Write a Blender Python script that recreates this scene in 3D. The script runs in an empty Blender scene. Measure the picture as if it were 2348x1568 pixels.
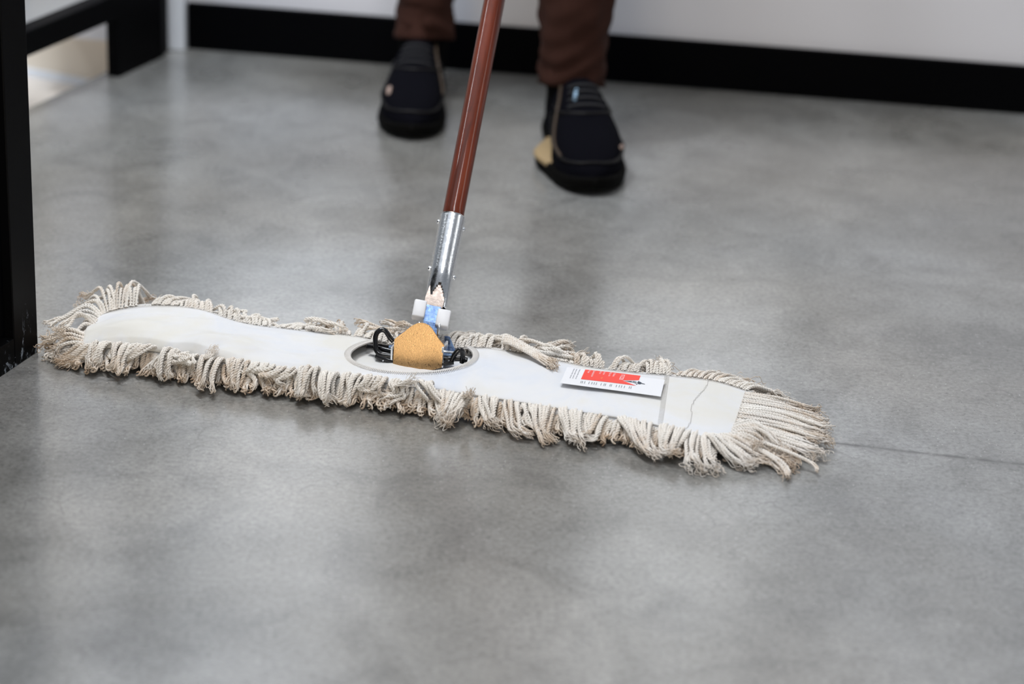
import bpy, bmesh, math, random
import numpy as np
from mathutils import Vector, Matrix, noise
random.seed(7); rng = np.random.default_rng(11)
scene = bpy.context.scene
col = scene.collection

# ---------------------------------------------------------------- camera
FPX = 5544.0; PITCH = math.radians(23.0); ROLL = math.radians(2.64); CAMH = 1.148
cam = bpy.data.cameras.new('camera'); camo = bpy.data.objects.new('camera', cam); col.objects.link(camo)
cam.sensor_width = 36.0; cam.lens = FPX / 2348 * 36.0
camo.matrix_world = Matrix.Translation((0, 0, CAMH)) @ Matrix.Rotation(math.pi / 2 - PITCH, 4, 'X') @ Matrix.Rotation(ROLL, 4, 'Z')
cam.dof.use_dof = True; cam.dof.focus_distance = 2.79; cam.dof.aperture_fstop = 2.7
cam.clip_start = 0.05
scene.camera = camo

# ---------------------------------------------------------------- world, lights, exposure
w = bpy.data.worlds.new('world'); scene.world = w; w.use_nodes = True
w.node_tree.nodes['Background'].inputs[0].default_value = (0.80, 0.86, 0.95, 1)
w.node_tree.nodes['Background'].inputs[1].default_value = 0.25
def area(name, loc, target, sx, sy, power, color):
    l = bpy.data.lights.new(name, 'AREA'); l.shape = 'RECTANGLE'; l.size = sx; l.size_y = sy
    l.energy = power; l.color = color
    o = bpy.data.objects.new(name, l); col.objects.link(o); o.location = loc
    o.rotation_euler = (Vector(target) - Vector(loc)).to_track_quat('-Z', 'Y').to_euler()
    return o
area('ceiling_light', (-0.25, 2.65, 2.7), (-0.15, 2.3, 0), 0.4, 0.7, 17, (1.0, 0.965, 0.92))
area('ceiling_light', (-0.75, 2.95, 2.7), (-0.6, 3.9, 0.1), 0.4, 0.5, 36, (0.90, 0.95, 1.0))
area('ceiling_light', (0.2, 1.25, 2.7), (0.05, 1.6, 0), 0.5, 0.8, 19, (0.93, 0.96, 1.0))
area('handle_streak_light', (-2.6, 2.35, 2.7), (-0.1, 2.6, 0.2), 2.2, 0.09, 22, (0.90, 0.95, 1.0))  # added narrow strip, aimed to put a bright streak along the handle
area('window_and_fill_light', (-2.6, 0.9, 1.6), (-0.6, 2.9, 0.0), 0.9, 1.5, 20, (0.42, 0.65, 1.0))
area('window_and_fill_light', (2.1, 2.45, 1.3), (0.0, 2.7, 0.2), 0.3, 1.3, 3, (0.98, 0.98, 0.96))  # added fill with no known window, for the highlight on the socket's right
area('window_and_fill_light', (-0.03, 3.785, 0.74), (-0.17, 1.7, 0.69), 0.95, 0.76, 2.1, (0.93, 0.97, 1.0))  # added fill before the back wall, gives the floor sheen that the legs block
area('front_fill_light', (-0.95, -1.2, 0.42), (0.0, 2.6, 0.05), 1.0, 0.8, 24, (1.0, 0.89, 0.72))  # added warm front fill for the gold plate and near fringe
scene.view_settings.view_transform = 'Standard'; scene.view_settings.look = 'None'
scene.view_settings.gamma = 1.0; scene.view_settings.use_curve_mapping = False
scene.view_settings.exposure = 0.0

# ---------------------------------------------------------------- helpers
_cr, _sr = math.cos(ROLL), math.sin(ROLL)
FW = np.array([0, math.cos(PITCH), -math.sin(PITCH)]); _up = np.array([0, math.sin(PITCH), math.cos(PITCH)]); _rt = np.array([1.0, 0, 0])
RT = _cr * _rt + _sr * _up; UP = -_sr * _rt + _cr * _up; CP = np.array([0, 0, CAMH])
def ray(x, y): return FW + RT * (x - 1174) / FPX + UP * (784 - y) / FPX
def G(x, y, z=0.0):
    d = ray(x, y); return CP + d * ((z - CAMH) / d[2])
def D(x, y, dep): return CP + ray(x, y) * dep
def PL(x, y, p0, n):
    d = ray(x, y); return CP + d * (np.dot(np.array(p0) - CP, n) / np.dot(d, n))
def depth(p): return float(np.dot(np.array(p) - CP, FW))
def nrm(v): v = np.array(v, float); return v / np.linalg.norm(v)

def link(o, parent=None):
    col.objects.link(o)
    if parent is not None: o.parent = parent
    return o
def mesh_obj(name, verts, faces, mat, parent=None, smooth=True):
    me = bpy.data.meshes.new(name); me.from_pydata([tuple(map(float, v)) for v in verts], [], faces); me.update()
    if smooth: me.shade_smooth()
    if mat: me.materials.append(mat)
    return link(bpy.data.objects.new(name, me), parent)
def bm_obj(name, bm, mat, parent=None, smooth=True):
    bmesh.ops.recalc_face_normals(bm, faces=bm.faces)
    me = bpy.data.meshes.new(name); bm.to_mesh(me); bm.free()
    if smooth: me.shade_smooth()
    me.materials.append(mat)
    return link(bpy.data.objects.new(name, me), parent)
def empty(name, loc, parent=None):
    # children are built in world coordinates, so the parent inverse keeps them in place
    o = bpy.data.objects.new(name, None); o.empty_display_size = 0.05; col.objects.link(o); o.location = loc
    return o
def adopt(root, *objs):
    for o in objs:
        o.parent = root; o.matrix_parent_inverse = Matrix.Translation(root.location).inverted()
def tag(o, label=None, cat=None, group=None, kind=None):
    if label: o['label'] = label
    if cat: o['category'] = cat
    if group: o['group'] = group
    if kind: o['kind'] = kind
def prism(name, pts, z0, z1, mat, parent=None, bevel=0.0):
    bm = bmesh.new(); b = [bm.verts.new((p[0], p[1], z0)) for p in pts]; t = [bm.verts.new((p[0], p[1], z1)) for p in pts]
    bm.faces.new(b); bm.faces.new(t); n = len(pts)
    for i in range(n): bm.faces.new((b[i], b[(i + 1) % n], t[(i + 1) % n], t[i]))
    if bevel: bmesh.ops.bevel(bm, geom=bm.edges[:], offset=bevel, segments=2, affect='EDGES', profile=0.5)
    return bm_obj(name, bm, mat, parent, smooth=False)
def oriented_box(bm, c, ax, ay, az, sx, sy, sz, bevel=0.0):
    r = bmesh.ops.create_cube(bm, size=1.0); vs = r['verts']
    M = Matrix((( ax[0]*sx, ay[0]*sy, az[0]*sz, c[0]), (ax[1]*sx, ay[1]*sy, az[1]*sz, c[1]), (ax[2]*sx, ay[2]*sy, az[2]*sz, c[2]), (0, 0, 0, 1)))
    bmesh.ops.transform(bm, matrix=M, verts=vs)
    if bevel:
        es = list({e for v in vs for e in v.link_edges})
        bmesh.ops.bevel(bm, geom=es, offset=bevel, segments=3, affect='EDGES', profile=0.5)
def catmull(P, n):
    P = np.array(P, float); P = np.vstack([2 * P[0] - P[1], P, 2 * P[-1] - P[-2]]); m = len(P) - 3
    u = np.linspace(0, m - 1e-9, n); i = u.astype(int); t = (u - i)[:, None]
    p0, p1, p2, p3 = P[i], P[i + 1], P[i + 2], P[i + 3]
    return 0.5 * (2 * p1 + (p2 - p0) * t + (2 * p0 - 5 * p1 + 4 * p2 - p3) * t ** 2 + (3 * p1 - p0 - 3 * p2 + p3) * t ** 3)
def tube_arrays(P, R, sides=10, cap=True):
    P = np.array(P, float); n = len(P); R = np.broadcast_to(R, (n,))
    T = np.gradient(P, axis=0); T /= np.linalg.norm(T, axis=1)[:, None] + 1e-12
    ref = np.array([0, 0, 1.0]) if abs(T[0][2]) < 0.9 else np.array([1.0, 0, 0])
    N = nrm(np.cross(T[0], ref)); vs = []; fs = []
    a = np.linspace(0, 2 * math.pi, sides, endpoint=False)
    for k in range(n):
        N = nrm(N - T[k] * np.dot(N, T[k])); B = np.cross(T[k], N)
        vs.append(P[k] + R[k] * (np.cos(a)[:, None] * N + np.sin(a)[:, None] * B))
    vs = np.concatenate(vs)
    for k in range(n - 1):
        for s in range(sides):
            s2 = (s + 1) % sides
            fs.append((k * sides + s, k * sides + s2, (k + 1) * sides + s2, (k + 1) * sides + s))
    if cap: fs.append(tuple(range(sides))[::-1]); fs.append(tuple((n - 1) * sides + s for s in range(sides)))
    return vs, fs
class MB:
    def __init__(s): s.v = []; s.f = []; s.n = 0
    def add(s, v, f):
        s.v.extend(v); s.f.extend([tuple(i + s.n for i in q) for q in f]); s.n += len(v)
    def tube(s, P, R, sides=10, cap=True): s.add(*tube_arrays(P, R, sides, cap))
    def build(s, name, mat, parent=None, smooth=True): return mesh_obj(name, s.v, s.f, mat, parent, smooth)

# ---------------------------------------------------------------- materials
def newmat(name, base=(.5, .5, .5), rough=.5, metal=0.0, spec=None, coat=0.0, coatr=.1, sheen=0.0):
    m = bpy.data.materials.new(name); m.use_nodes = True; b = m.node_tree.nodes['Principled BSDF']
    b.inputs['Base Color'].default_value = (*base, 1); b.inputs['Roughness'].default_value = rough; b.inputs['Metallic'].default_value = metal
    if spec is not None: b.inputs['Specular IOR Level'].default_value = spec
    b.inputs['Coat Weight'].default_value = coat; b.inputs['Coat Roughness'].default_value = coatr
    b.inputs['Sheen Weight'].default_value = sheen
    return m
class NT:
    def __init__(s, m): s.m = m; s.t = m.node_tree; s.b = s.t.nodes['Principled BSDF']; s.co = s.t.nodes.new('ShaderNodeTexCoord').outputs['Object']
    def n(s, ty, **k):
        x = s.t.nodes.new(ty)
        for a, v in k.items(): setattr(x, a, v)
        return x
    def l(s, a, b): s.t.links.new(a, b)
    def noise(s, scale, detail=4, rough=.55, vec=None, dist=0.0):
        x = s.n('ShaderNodeTexNoise'); x.inputs['Scale'].default_value = scale; x.inputs['Detail'].default_value = detail
        x.inputs['Roughness'].default_value = rough; x.inputs['Distortion'].default_value = dist
        s.l(vec or s.co, x.inputs['Vector']); return x.outputs['Fac']
    def mapv(s, scale=(1, 1, 1), loc=(0, 0, 0), rot=(0, 0, 0)):
        x = s.n('ShaderNodeMapping'); x.inputs['Scale'].default_value = scale; x.inputs['Location'].default_value = loc; x.inputs['Rotation'].default_value = rot
        s.l(s.co, x.inputs['Vector']); return x.outputs[0]
    def ramp(s, fac, stops):
        x = s.n('ShaderNodeValToRGB'); e = x.color_ramp.elements
        while len(e) < len(stops): e.new(.5)
        for i, (p, c) in enumerate(stops):
            e[i].position = p; e[i].color = (*c, 1) if len(c) == 3 else c
        s.l(fac, x.inputs[0]); return x.outputs[0]
    def mix(s, fac, a, b, mode='MIX'):
        x = s.n('ShaderNodeMix', data_type='RGBA', blend_type=mode)
        for inp, v in ((x.inputs[0], fac), (x.inputs[6], a), (x.inputs[7], b)):
            if hasattr(v, 'links'): s.l(v, inp)
            elif isinstance(v, (int, float)): inp.default_value = v
            else: inp.default_value = (*v, 1)
        return x.outputs[2]
    def math(s, op, a, b=0.0, clamp=False):
        x = s.n('ShaderNodeMath', operation=op); x.use_clamp = clamp
        for i, v in enumerate((a, b)):
            if hasattr(v, 'links'): s.l(v, x.inputs[i])
            else: x.inputs[i].default_value = v
        return x.outputs[0]
    def bump(s, h, strength, dist):
        x = s.n('ShaderNodeBump'); x.inputs['Strength'].default_value = strength; x.inputs['Distance'].default_value = dist
        s.l(h, x.inputs['Height']); s.l(x.outputs[0], s.b.inputs['Normal']); return x
g3 = lambda v: (v, v, v)

def mat_floor():
    m = newmat('polished_concrete', rough=.34, spec=.5); t = NT(m)
    big = t.ramp(t.noise(2.3, 5, .6, dist=.6), [(.32, (.182, .177, .165)), (.50, (.242, .238, .226)), (.68, (.325, .322, .312))])
    med = t.ramp(t.noise(11, 6, .65, dist=.8), [(.30, g3(.74)), (.5, g3(1.0)), (.72, g3(1.20))])
    c = t.mix(1.0, big, med, 'MULTIPLY')
    hue = t.ramp(t.noise(1.7, 2, .5, vec=t.mapv(loc=(5, 2, 0))), [(.38, (1.03, 1.0, .96)), (.62, (.98, 1.0, 1.02))])
    c = t.mix(1.0, c, hue, 'MULTIPLY')
    fine = t.ramp(t.noise(170, 3, .7), [(.30, g3(.68)), (.5, g3(1.0)), (.70, g3(1.24))])
    c = t.mix(1.0, c, fine, 'MULTIPLY')
    # pale and dark grains
    sp = t.ramp(t.noise(310, 1, .5), [(.70, g3(0)), (.76, g3(1))]); c = t.mix(sp, c, (.50, .49, .47))
    sp2 = t.ramp(t.noise(240, 1, .5, vec=t.mapv(loc=(3, 3, 3))), [(.24, g3(1)), (.29, g3(0))]); c = t.mix(sp2, c, (.11, .11, .11))
    # hairline cracks
    v = t.n('ShaderNodeTexVoronoi', feature='DISTANCE_TO_EDGE'); v.inputs['Scale'].default_value = 5.0
    wv = t.n('ShaderNodeVectorMath', operation='ADD'); nz = t.n('ShaderNodeTexNoise'); nz.inputs['Scale'].default_value = 9; nz.inputs['Detail'].default_value = 5
    t.l(t.co, nz.inputs['Vector']); sc = t.n('ShaderNodeVectorMath', operation='SCALE'); sc.inputs['Scale'].default_value = .16
    t.l(nz.outputs['Color'], sc.inputs[0]); t.l(t.co, wv.inputs[0]); t.l(sc.outputs[0], wv.inputs[1]); t.l(wv.outputs[0], v.inputs['Vector'])
    line = t.ramp(v.outputs['Distance'], [(0.0, g3(1)), (.0055, g3(0))])
    msk = t.ramp(t.noise(6, 2, .5, vec=t.mapv(loc=(9, 1, 0))), [(.55, g3(0)), (.66, g3(1))])
    ck = t.math('MULTIPLY', line, msk); c = t.mix(t.math('MULTIPLY', ck, .6), c, (.09, .085, .08))
    # saw-cut joint beside the mop's right end
    a, b = G(1900, 1014), G(2348, 1065); dr = nrm((b - a)[:2]); nx, ny = -dr[1], dr[0]
    sep = t.n('ShaderNodeSeparateXYZ'); t.l(t.co, sep.inputs[0])
    off = -(a[0] * nx + a[1] * ny)
    dd = t.math('ABSOLUTE', t.math('ADD', t.math('ADD', t.math('MULTIPLY', sep.outputs[0], nx), t.math('MULTIPLY', sep.outputs[1], ny)), off + .0))
    wob = t.math('MULTIPLY', t.math('SUBTRACT', t.noise(26, 3, .6), .5), .006)
    dd = t.math('ABSOLUTE', t.math('ADD', dd, wob))
    jl = t.ramp(dd, [(0.0, g3(1)), (.0022, g3(.75)), (.0045, g3(0))])
    jm = t.ramp(t.noise(40, 2, .5), [(.35, g3(.15)), (.55, g3(1))])
    right = t.ramp(sep.outputs[0], [(.30, g3(0)), (.36, g3(1))])
    jf = t.math('MULTIPLY', t.math('MULTIPLY', jl, jm), right); c = t.mix(t.math('MULTIPLY', jf, .8), c, (.05, .05, .05))
    t.l(c, t.b.inputs['Base Color'])
    rr = t.ramp(t.noise(7, 4, .6, vec=t.mapv(loc=(2, 7, 0))), [(.3, g3(.24)), (.7, g3(.36))]); t.l(rr, t.b.inputs['Roughness'])
    t.b.inputs['Coat Weight'].default_value = .9; t.b.inputs['Coat Roughness'].default_value = .19; t.b.inputs['Coat IOR'].default_value = 1.6
    h = t.math('ADD', t.math('MULTIPLY', t.noise(60, 4, .6), .6), t.math('MULTIPLY', t.noise(330, 2, .6), .25))
    t.bump(h, .16, .0010)
    return m
def mat_wall(name, base, vary=.04):
    m = newmat(name, base, .45); t = NT(m)
    c = t.mix(t.noise(1.3, 2, .5, vec=t.mapv(scale=(1, 1, .1))), tuple(x * (1 - vary) for x in base), tuple(min(1, x * (1 + vary)) for x in base))
    t.l(c, t.b.inputs['Base Color']); t.bump(t.noise(90, 3, .5), .1, .001); return m
def mat_black_metal(name, wear=True):
    m = newmat(name, (.0022, .0022, .0028), .5, spec=.05); t = NT(m)
    if wear:
        sep = t.n('ShaderNodeSeparateXYZ'); t.l(t.co, sep.inputs[0])
        low = t.ramp(sep.outputs[2], [(0.0, g3(1)), (.03, g3(.75)), (.09, g3(.12)), (.5, g3(.0))])
        nz = t.noise(70, 6, .75, vec=t.mapv(scale=(1, 1, .45)), dist=1.2)
        th = t.math('SUBTRACT', nz, t.math('SUBTRACT', .735, t.math('MULTIPLY', low, .20)))
        f = t.math('MULTIPLY', th, 14, clamp=True)
        c = t.mix(f, (.003, .003, .0035), (.33, .37, .42)); t.l(c, t.b.inputs['Base Color'])
        t.l(t.ramp(f, [(0, g3(.40)), (1, g3(.7))]), t.b.inputs['Roughness'])
    t.bump(t.noise(400, 2, .5), .08, .0005); return m
def mat_cloth():
    m = newmat('white_cotton_canvas', rough=.9, sheen=.25, spec=.2); t = NT(m)
    c = t.ramp(t.noise(9, 4, .6, dist=.5), [(.35, (.77, .75, .70)), (.5, (.78, .78, .79)), (.68, (.71, .74, .80))])
    st = t.ramp(t.noise(16, 5, .7, vec=t.mapv(loc=(4, 4, 4))), [(.60, g3(0)), (.75, g3(1))]); c = t.mix(t.math('MULTIPLY', st, .22), c, (.60, .55, .50))
    t.l(c, t.b.inputs['Base Color'])
    a = t.n('ShaderNodeTexWave'); a.inputs['Scale'].default_value = 900; a.inputs['Distortion'].default_value = .3; t.l(t.mapv(rot=(0, 0, .6)), a.inputs['Vector'])
    h = t.math('ADD', t.math('MULTIPLY', a.outputs['Fac'], .25), t.math('ADD', t.math('MULTIPLY', t.noise(600, 2, .5), .35), t.math('MULTIPLY', t.noise(60, 3, .5), .7)))
    t.bump(h, .35, .0009); return m
def mat_yarn():
    m = newmat('cotton_yarn', rough=.95, sheen=.2, spec=.15); t = NT(m)
    at = t.n('ShaderNodeAttribute'); at.attribute_name = 'tint'
    nz = t.noise(30, 4, .6); f = t.math('ADD', at.outputs['Fac'], t.math('MULTIPLY', t.math('SUBTRACT', nz, .5), .9), clamp=True)
    c = t.ramp(f, [(0.0, (.90, .86, .80)), (.35, (.86, .80, .73)), (.62, (.74, .62, .50)), (1.0, (.52, .37, .25))])
    fb = t.ramp(t.noise(900, 2, .6), [(.3, g3(.86)), (.7, g3(1.08))]); c = t.mix(1.0, c, fb, 'MULTIPLY')
    t.l(c, t.b.inputs['Base Color']); t.bump(t.noise(1500, 2, .6), .5, .0004); return m
def mat_metal(name, base, rough, spangle=0.0, dark=None, sc=600):
    m = newmat(name, base, rough, 1.0); t = NT(m)
    if dark:
        c = t.mix(t.ramp(t.noise(sc, 3, .7), [(.35, g3(0)), (.65, g3(1))]), dark, base); t.l(c, t.b.inputs['Base Color'])
    if spangle:
        t.l(t.ramp(t.noise(sc * .5, 3, .6), [(.3, g3(max(.02, rough - spangle))), (.7, g3(rough + spangle))]), t.b.inputs['Roughness'])
        t.bump(t.noise(sc, 2, .6), .25, .0004)
    return m
def mat_handle():
    m = newmat('varnished_brown_handle', rough=.5, spec=.15, coat=.65, coatr=.03); t = NT(m)
    grain = t.noise(22, 6, .7, vec=HANDLE_MAP(t), dist=1.6)
    c = t.ramp(grain, [(.38, (.070, .011, .003)), (.50, (.140, .021, .005)), (.60, (.19, .034, .010)), (.72, (.32, .12, .08))])
    t.l(c, t.b.inputs['Base Color']); t.bump(grain, .12, .001); return m
def HANDLE_MAP(t):
    # long grain along the local handle axis
    return t.mapv(scale=(1, 1, .12))
def mat_fabric(name, a, b, sc=300):
    m = newmat(name, a, .9, spec=.15); t = NT(m)
    t.l(t.mix(t.noise(sc, 3, .6), a, b), t.b.inputs['Base Color']); t.bump(t.noise(sc * 2, 2, .6), .4, .0008); return m
M_floor = mat_floor()
M_tile = mat_wall('pale_floor', (.78, .73, .68))
M_wall = mat_wall('pale_grey_wall', (.78, .76, .78), .08)
M_wallw = mat_wall('cream_wall', (.86, .76, .63), .05)
M_trimw = mat_wall('white_trim', (.84, .87, .92))
M_base = newmat('black_baseboard', (.0015, .0015, .002), .6, spec=.03)
M_black = mat_black_metal('black_painted_steel', True)
M_black2 = mat_black_metal('black_steel_clean', False)
M_shelf = mat_wall('grey_shelf', (.33, .33, .33))
M_box = mat_wall('white_box', (.8, .8, .8))
M_cloth = mat_cloth(); M_yarn = mat_yarn()
M_hem = mat_fabric('overlock_thread', (.88, .86, .83), (.74, .70, .66), 500)
M_thread = newmat('grey_stitch_thread', (.55, .52, .50), .9)
M_galv = mat_metal('galvanised_steel', (.86, .88, .90), .24, .06, None, 500)
M_spang = mat_metal('blue_passivated_steel', (.40, .56, .80), .46, .12, (.12, .22, .50), 420)
M_pink = mat_metal('steel_warm_reflection_tint', (.72, .60, .52), .42, .1, (.5, .42, .38), 700)  # tongue steel, pinkish colour stands in for a warm reflection
M_gold = mat_metal('yellow_chromate_steel', (.84, .53, .25), .33, .12, (.60, .37, .18), 900)
M_plastic = newmat('white_plastic', (.82, .82, .84), .35)
M_wire = newmat('black_coated_wire', (.006, .006, .007), .16, spec=.6)
M_handle = mat_handle()
M_trouser = mat_fabric('brown_trousers', (.030, .011, .007), (.050, .020, .014), 260)
M_shoe = mat_fabric('black_knit_upper', (.0025, .0025, .004), (.005, .005, .008), 500); M_shoe.node_tree.nodes['Principled BSDF'].inputs['Specular IOR Level'].default_value = .04; M_sock = newmat('black_sock', (.003, .003, .003), .9, spec=.05)
M_shoe2 = newmat('black_overlay', (.008, .007, .007), .4, spec=.2)
M_sole = newmat('black_rubber', (.003, .0028, .0025), .7, spec=.05)
M_cream = newmat('cream_foam', (.38, .27, .14), .7)
M_refl = newmat('grey_blue_badge', (.30, .45, .60), .4)
M_dot = newmat('beige_badge', (.45, .33, .28), .5)
M_lace = newmat('black_lace', (.012, .012, .014), .8)
M_skin = newmat('skin', (.50, .31, .22), .5); M_sweat = mat_fabric('dark_sweater', (.02, .02, .025), (.03, .03, .035))
M_hair = newmat('dark_hair', (.02, .014, .01), .6)
M_paper = newmat('white_label_paper', (.80, .80, .82), .5)
M_red = newmat('red_ink', (.88, .065, .045), .5); M_ink = newmat('dark_ink', (.045, .06, .085), .6)
M_lgrey = newmat('grey_ink', (.30, .33, .37), .6); M_orange = newmat('orange_ink', (.95, .36, .12), .5); M_pinkink = newmat('white_ink', (.95, .78, .80), .5)

# ---------------------------------------------------------------- the room
LOWZ = -.11
e1 = nrm([math.sin(math.radians(22.0)), math.cos(math.radians(22.0)), 0])       # direction of the floor edge and furniture
e2 = np.array([-e1[1], e1[0], 0])                                               # to the left, away
E1 = G(274, 178); E0 = G(75, 270)
ed = nrm((E1 - E0) * [1, 1, 0])
WL, WR = G(435, 108), G(2348, 258); wd = nrm((WR - WL) * [1, 1, 0]); wn = np.array([-wd[1], wd[0], 0])   # wn points away
back0 = WL - wd * .3; back1 = WR + wd * 3.0
near_e = E1 - ed * 4.0; far_e = E1 + ed * .45
fl = [near_e, (6, -1.5), (6, back1[1] + .6), back1 + wn * .3, far_e + np.array([0, .1, 0])]
o = mesh_obj('floor', [(p[0], p[1], 0) for p in fl] + [(p[0], p[1], -.2) for p in fl],
             [(0, 1, 2, 3, 4), (9, 8, 7, 6, 5)] + [(i, 5 + i, 5 + (i + 1) % 5, (i + 1) % 5) for i in range(5)], M_floor, smooth=False)
tag(o, kind='structure')
fl2 = [near_e, far_e + np.array([0, .1, 0]), (-4, far_e[1] + .1, 0), (-4, near_e[1], 0)]
o = mesh_obj('floor_side', [(p[0], p[1], LOWZ) for p in fl2] + [(p[0], p[1], LOWZ - .05) for p in fl2],
             [(0, 1, 2, 3), (7, 6, 5, 4)] + [(i, 4 + i, 4 + (i + 1) % 4, (i + 1) % 4) for i in range(4)], M_tile, smooth=False); tag(o, kind='structure')
o = prism('wall_back', [WL - wd * .25, WL + wd * 5, WL + wd * 5 + wn * .12, WL - wd * .25 + wn * .12], 0, 2.9, M_wall); tag(o, kind='structure')
J0 = G(389, 117); 
bb = .079
o = prism('baseboard_back', [WL + wd * .0, WL + wd * 5, WL + wd * 5 - wn * .014, WL - wn * .014], 0.002, bb, M_base, bevel=.002); tag(o, kind='structure')
jw = float(np.linalg.norm((G(430, 115) - G(388, 115))[:2]))
o = prism('trim_1', [WL - wd * jw - wn * .025, WL - wn * .025 - wd * .002, WL + wn * .02 - wd * .002, WL + wn * .02 - wd * jw], 0, 2.9, M_trimw, bevel=.002); tag(o, kind='structure')
# cream side wall seen under the rail
S0, S1 = G(75, 172, LOWZ), G(240, 203, LOWZ); sd = nrm((S1 - S0) * [1, 1, 0]); sn = np.array([-sd[1], sd[0], 0])
o = prism('wall_left', [S0 - sd * 2.5, S1 + sd * .07, S1 + sd * .07 + sn * .02, S0 - sd * 2.5 + sn * .1], LOWZ, 2.9, M_wallw); tag(o, kind='structure')
o = prism('baseboard_left', [S0 - sd * 2.5, S1 + sd * .06, S1 + sd * .06 - sn * .006, S0 - sd * 2.5 - sn * .006], LOWZ, LOWZ + .012, M_trimw, bevel=.001); tag(o, kind='structure')
# black return between the shelving leg and the white trim
L0 = E1 + ed * .13; L1 = WL - wd * jw - wn * .025
rd = nrm((L1 - L0) * [1, 1, 0]); rn = np.array([-rd[1], rd[0], 0])
o = prism('baseboard_side', [L0, L1, L1 + rn * .02, L0 + rn * .02], 0.0, .20, M_base); tag(o, kind='structure')
wc = np.array([-.03, 3.796, 0]); wx = np.array([.0, 0, 0]) + nrm([2.5, -.17, 0])
wbm = bmesh.new()
for p_, sx_, sz_ in ((wc + wx * -.505 + [0, 0, .74], .05, .86), (wc + wx * .505 + [0, 0, .74], .05, .86), (wc + [0, 0, .335], 1.06, .05), (wc + [0, 0, 1.145], 1.06, .05)):
    oriented_box(wbm, p_ + np.array([0, .02, 0]), wx, np.array([-wx[1], wx[0], 0]), np.array([0, 0, 1.0]), sx_, .05, sz_, .003)
o = bm_obj('fill_light_frame', wbm, M_trimw, smooth=False); tag(o, kind='structure')  # unseen frame, invented to surround the added back-wall light
# ceiling over the whole place
o = mesh_obj('ceiling', [(-4, -1.5, 2.9), (6, -1.5, 2.9), (6, 4.6, 2.9), (-4, 4.6, 2.9), (-4, -1.5, 3.0), (6, -1.5, 3.0), (6, 4.6, 3.0), (-4, 4.6, 3.0)],
             [(3, 2, 1, 0), (4, 5, 6, 7), (0, 1, 5, 4), (1, 2, 6, 5), (2, 3, 7, 6), (3, 0, 4, 7)], M_trimw, smooth=False); tag(o, kind='structure')

# ---------------------------------------------------------------- black shelving unit at the back left
el = np.array([-ed[1], ed[0], 0])
su = empty('shelving_unit', tuple(E1)); tag(su, 'black steel shelving unit with grey shelf, far left by the cream wall', 'shelving')
A = E1
def bar(name, p, q, width, z0, z1, mat, bev=.0015):
    d = nrm((q - p) * [1, 1, 0]); n_ = np.array([-d[1], d[0], 0])
    return prism(name, [p, q, q + n_ * width, p + n_ * width], z0, z1, mat, bevel=bev)
adopt(su, bar('leg', A + el * .001, A + ed * .13 + el * .001, .022, LOWZ, 1.6, M_black2),
      bar('leg', A - ed * 1.3 + el * .001, A - ed * 1.17 + el * .001, .022, LOWZ, 1.6, M_black2),
      bar('rail', A - ed * 1.17, A - ed * .0005, .03, .097, .136, M_black2),
      bar('shelf', A - ed * 1.16 + el * .031, A + el * .031 - ed * .001, .33, .122, .135, M_shelf))
bx = empty('storage_box', tuple(A + el * .13 + np.array([0, 0, .136]))); tag(bx, 'white storage box on the grey shelf of the black shelving unit', 'box')
adopt(bx, bar('box_body', A - ed * 1.0 + el * .12, A - ed * .06 + el * .12, .22, .136, .34, M_box),
      bar('lid', A - ed * 1.01 + el * .115, A - ed * .05 + el * .115, .23, .341, .36, M_box))

# ---------------------------------------------------------------- near black steel cabinet (left edge)
L = G(88, 806); c1 = nrm([math.sin(math.radians(20.0)), math.cos(math.radians(20.0)), 0]); c2 = np.array([-c1[1], c1[0], 0])
Pm = G(34, 841); pw = float(np.dot(L - Pm, c1))
cb = empty('steel_cabinet', tuple(L)); tag(cb, 'black steel cabinet with scuffed corner post at the left end of the dust mop', 'cabinet')
adopt(cb, bar('corner_post', L - c1 * pw, L, .05, 0, .95, M_black, .0012),
      bar('bottom_rail', L - c1 * .9, L - c1 * (pw + .0005), .03, 0, .036, M_black, .001),
      bar('side_panel', L - c1 * .9 + c2 * .012, L - c1 * (pw + .0005) + c2 * .012, .004, .0365, .94, M_black2, 0),
      bar('corner_post', L - c1 * .955, L - c1 * .9005, .05, 0, .95, M_black, .0012),
      bar('rear_panel', L - c1 * .9 + c2 * .35, L - c1 * .005 + c2 * .35, .02, .0, .94, M_black2, 0),
      bar('cabinet_top', L - c1 * .96 - c2 * .005, L + c1 * .005 - c2 * .005, .38, .951, .975, M_black2, .001))

# ---------------------------------------------------------------- dust mop: cloth
ST = [  # near x,y,z   far x,y,z   crown height
    (182, 797, .020, 188, 768, .022, .004), (205, 800, .022, 225, 722, .030, .008), (260, 799, .024, 300, 700, .040, .012),
    (340, 805, .025, 370, 697, .044, .012), (430, 819, .025, 450, 706, .042, .012), (520, 833, .025, 560, 738, .034, .012),
    (640, 849, .025, 660, 752, .032, .013), (760, 863, .026, 770, 763, .032, .013), (880, 878, .026, 880, 776, .032, .012),
    (1000, 894, .026, 1000, 787, .032, .012), (1110, 911, .026, 1110, 793, .032, .012), (1220, 928, .026, 1230, 815, .030, .013),
    (1330, 946, .026, 1345, 837, .028, .013), (1440, 963, .025, 1450, 850, .028, .012), (1540, 984, .024, 1560, 860, .027, .011),
    (1625, 1005, .022, 1645, 872, .026, .009), (1688, 1008, .018, 1724, 896, .022, .006)]
NS = 420; NTt = 64
S = catmull(ST, NS)
HX, HY, HRX, HRY = 944.0, 814.0, 140.0, 39.0
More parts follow.
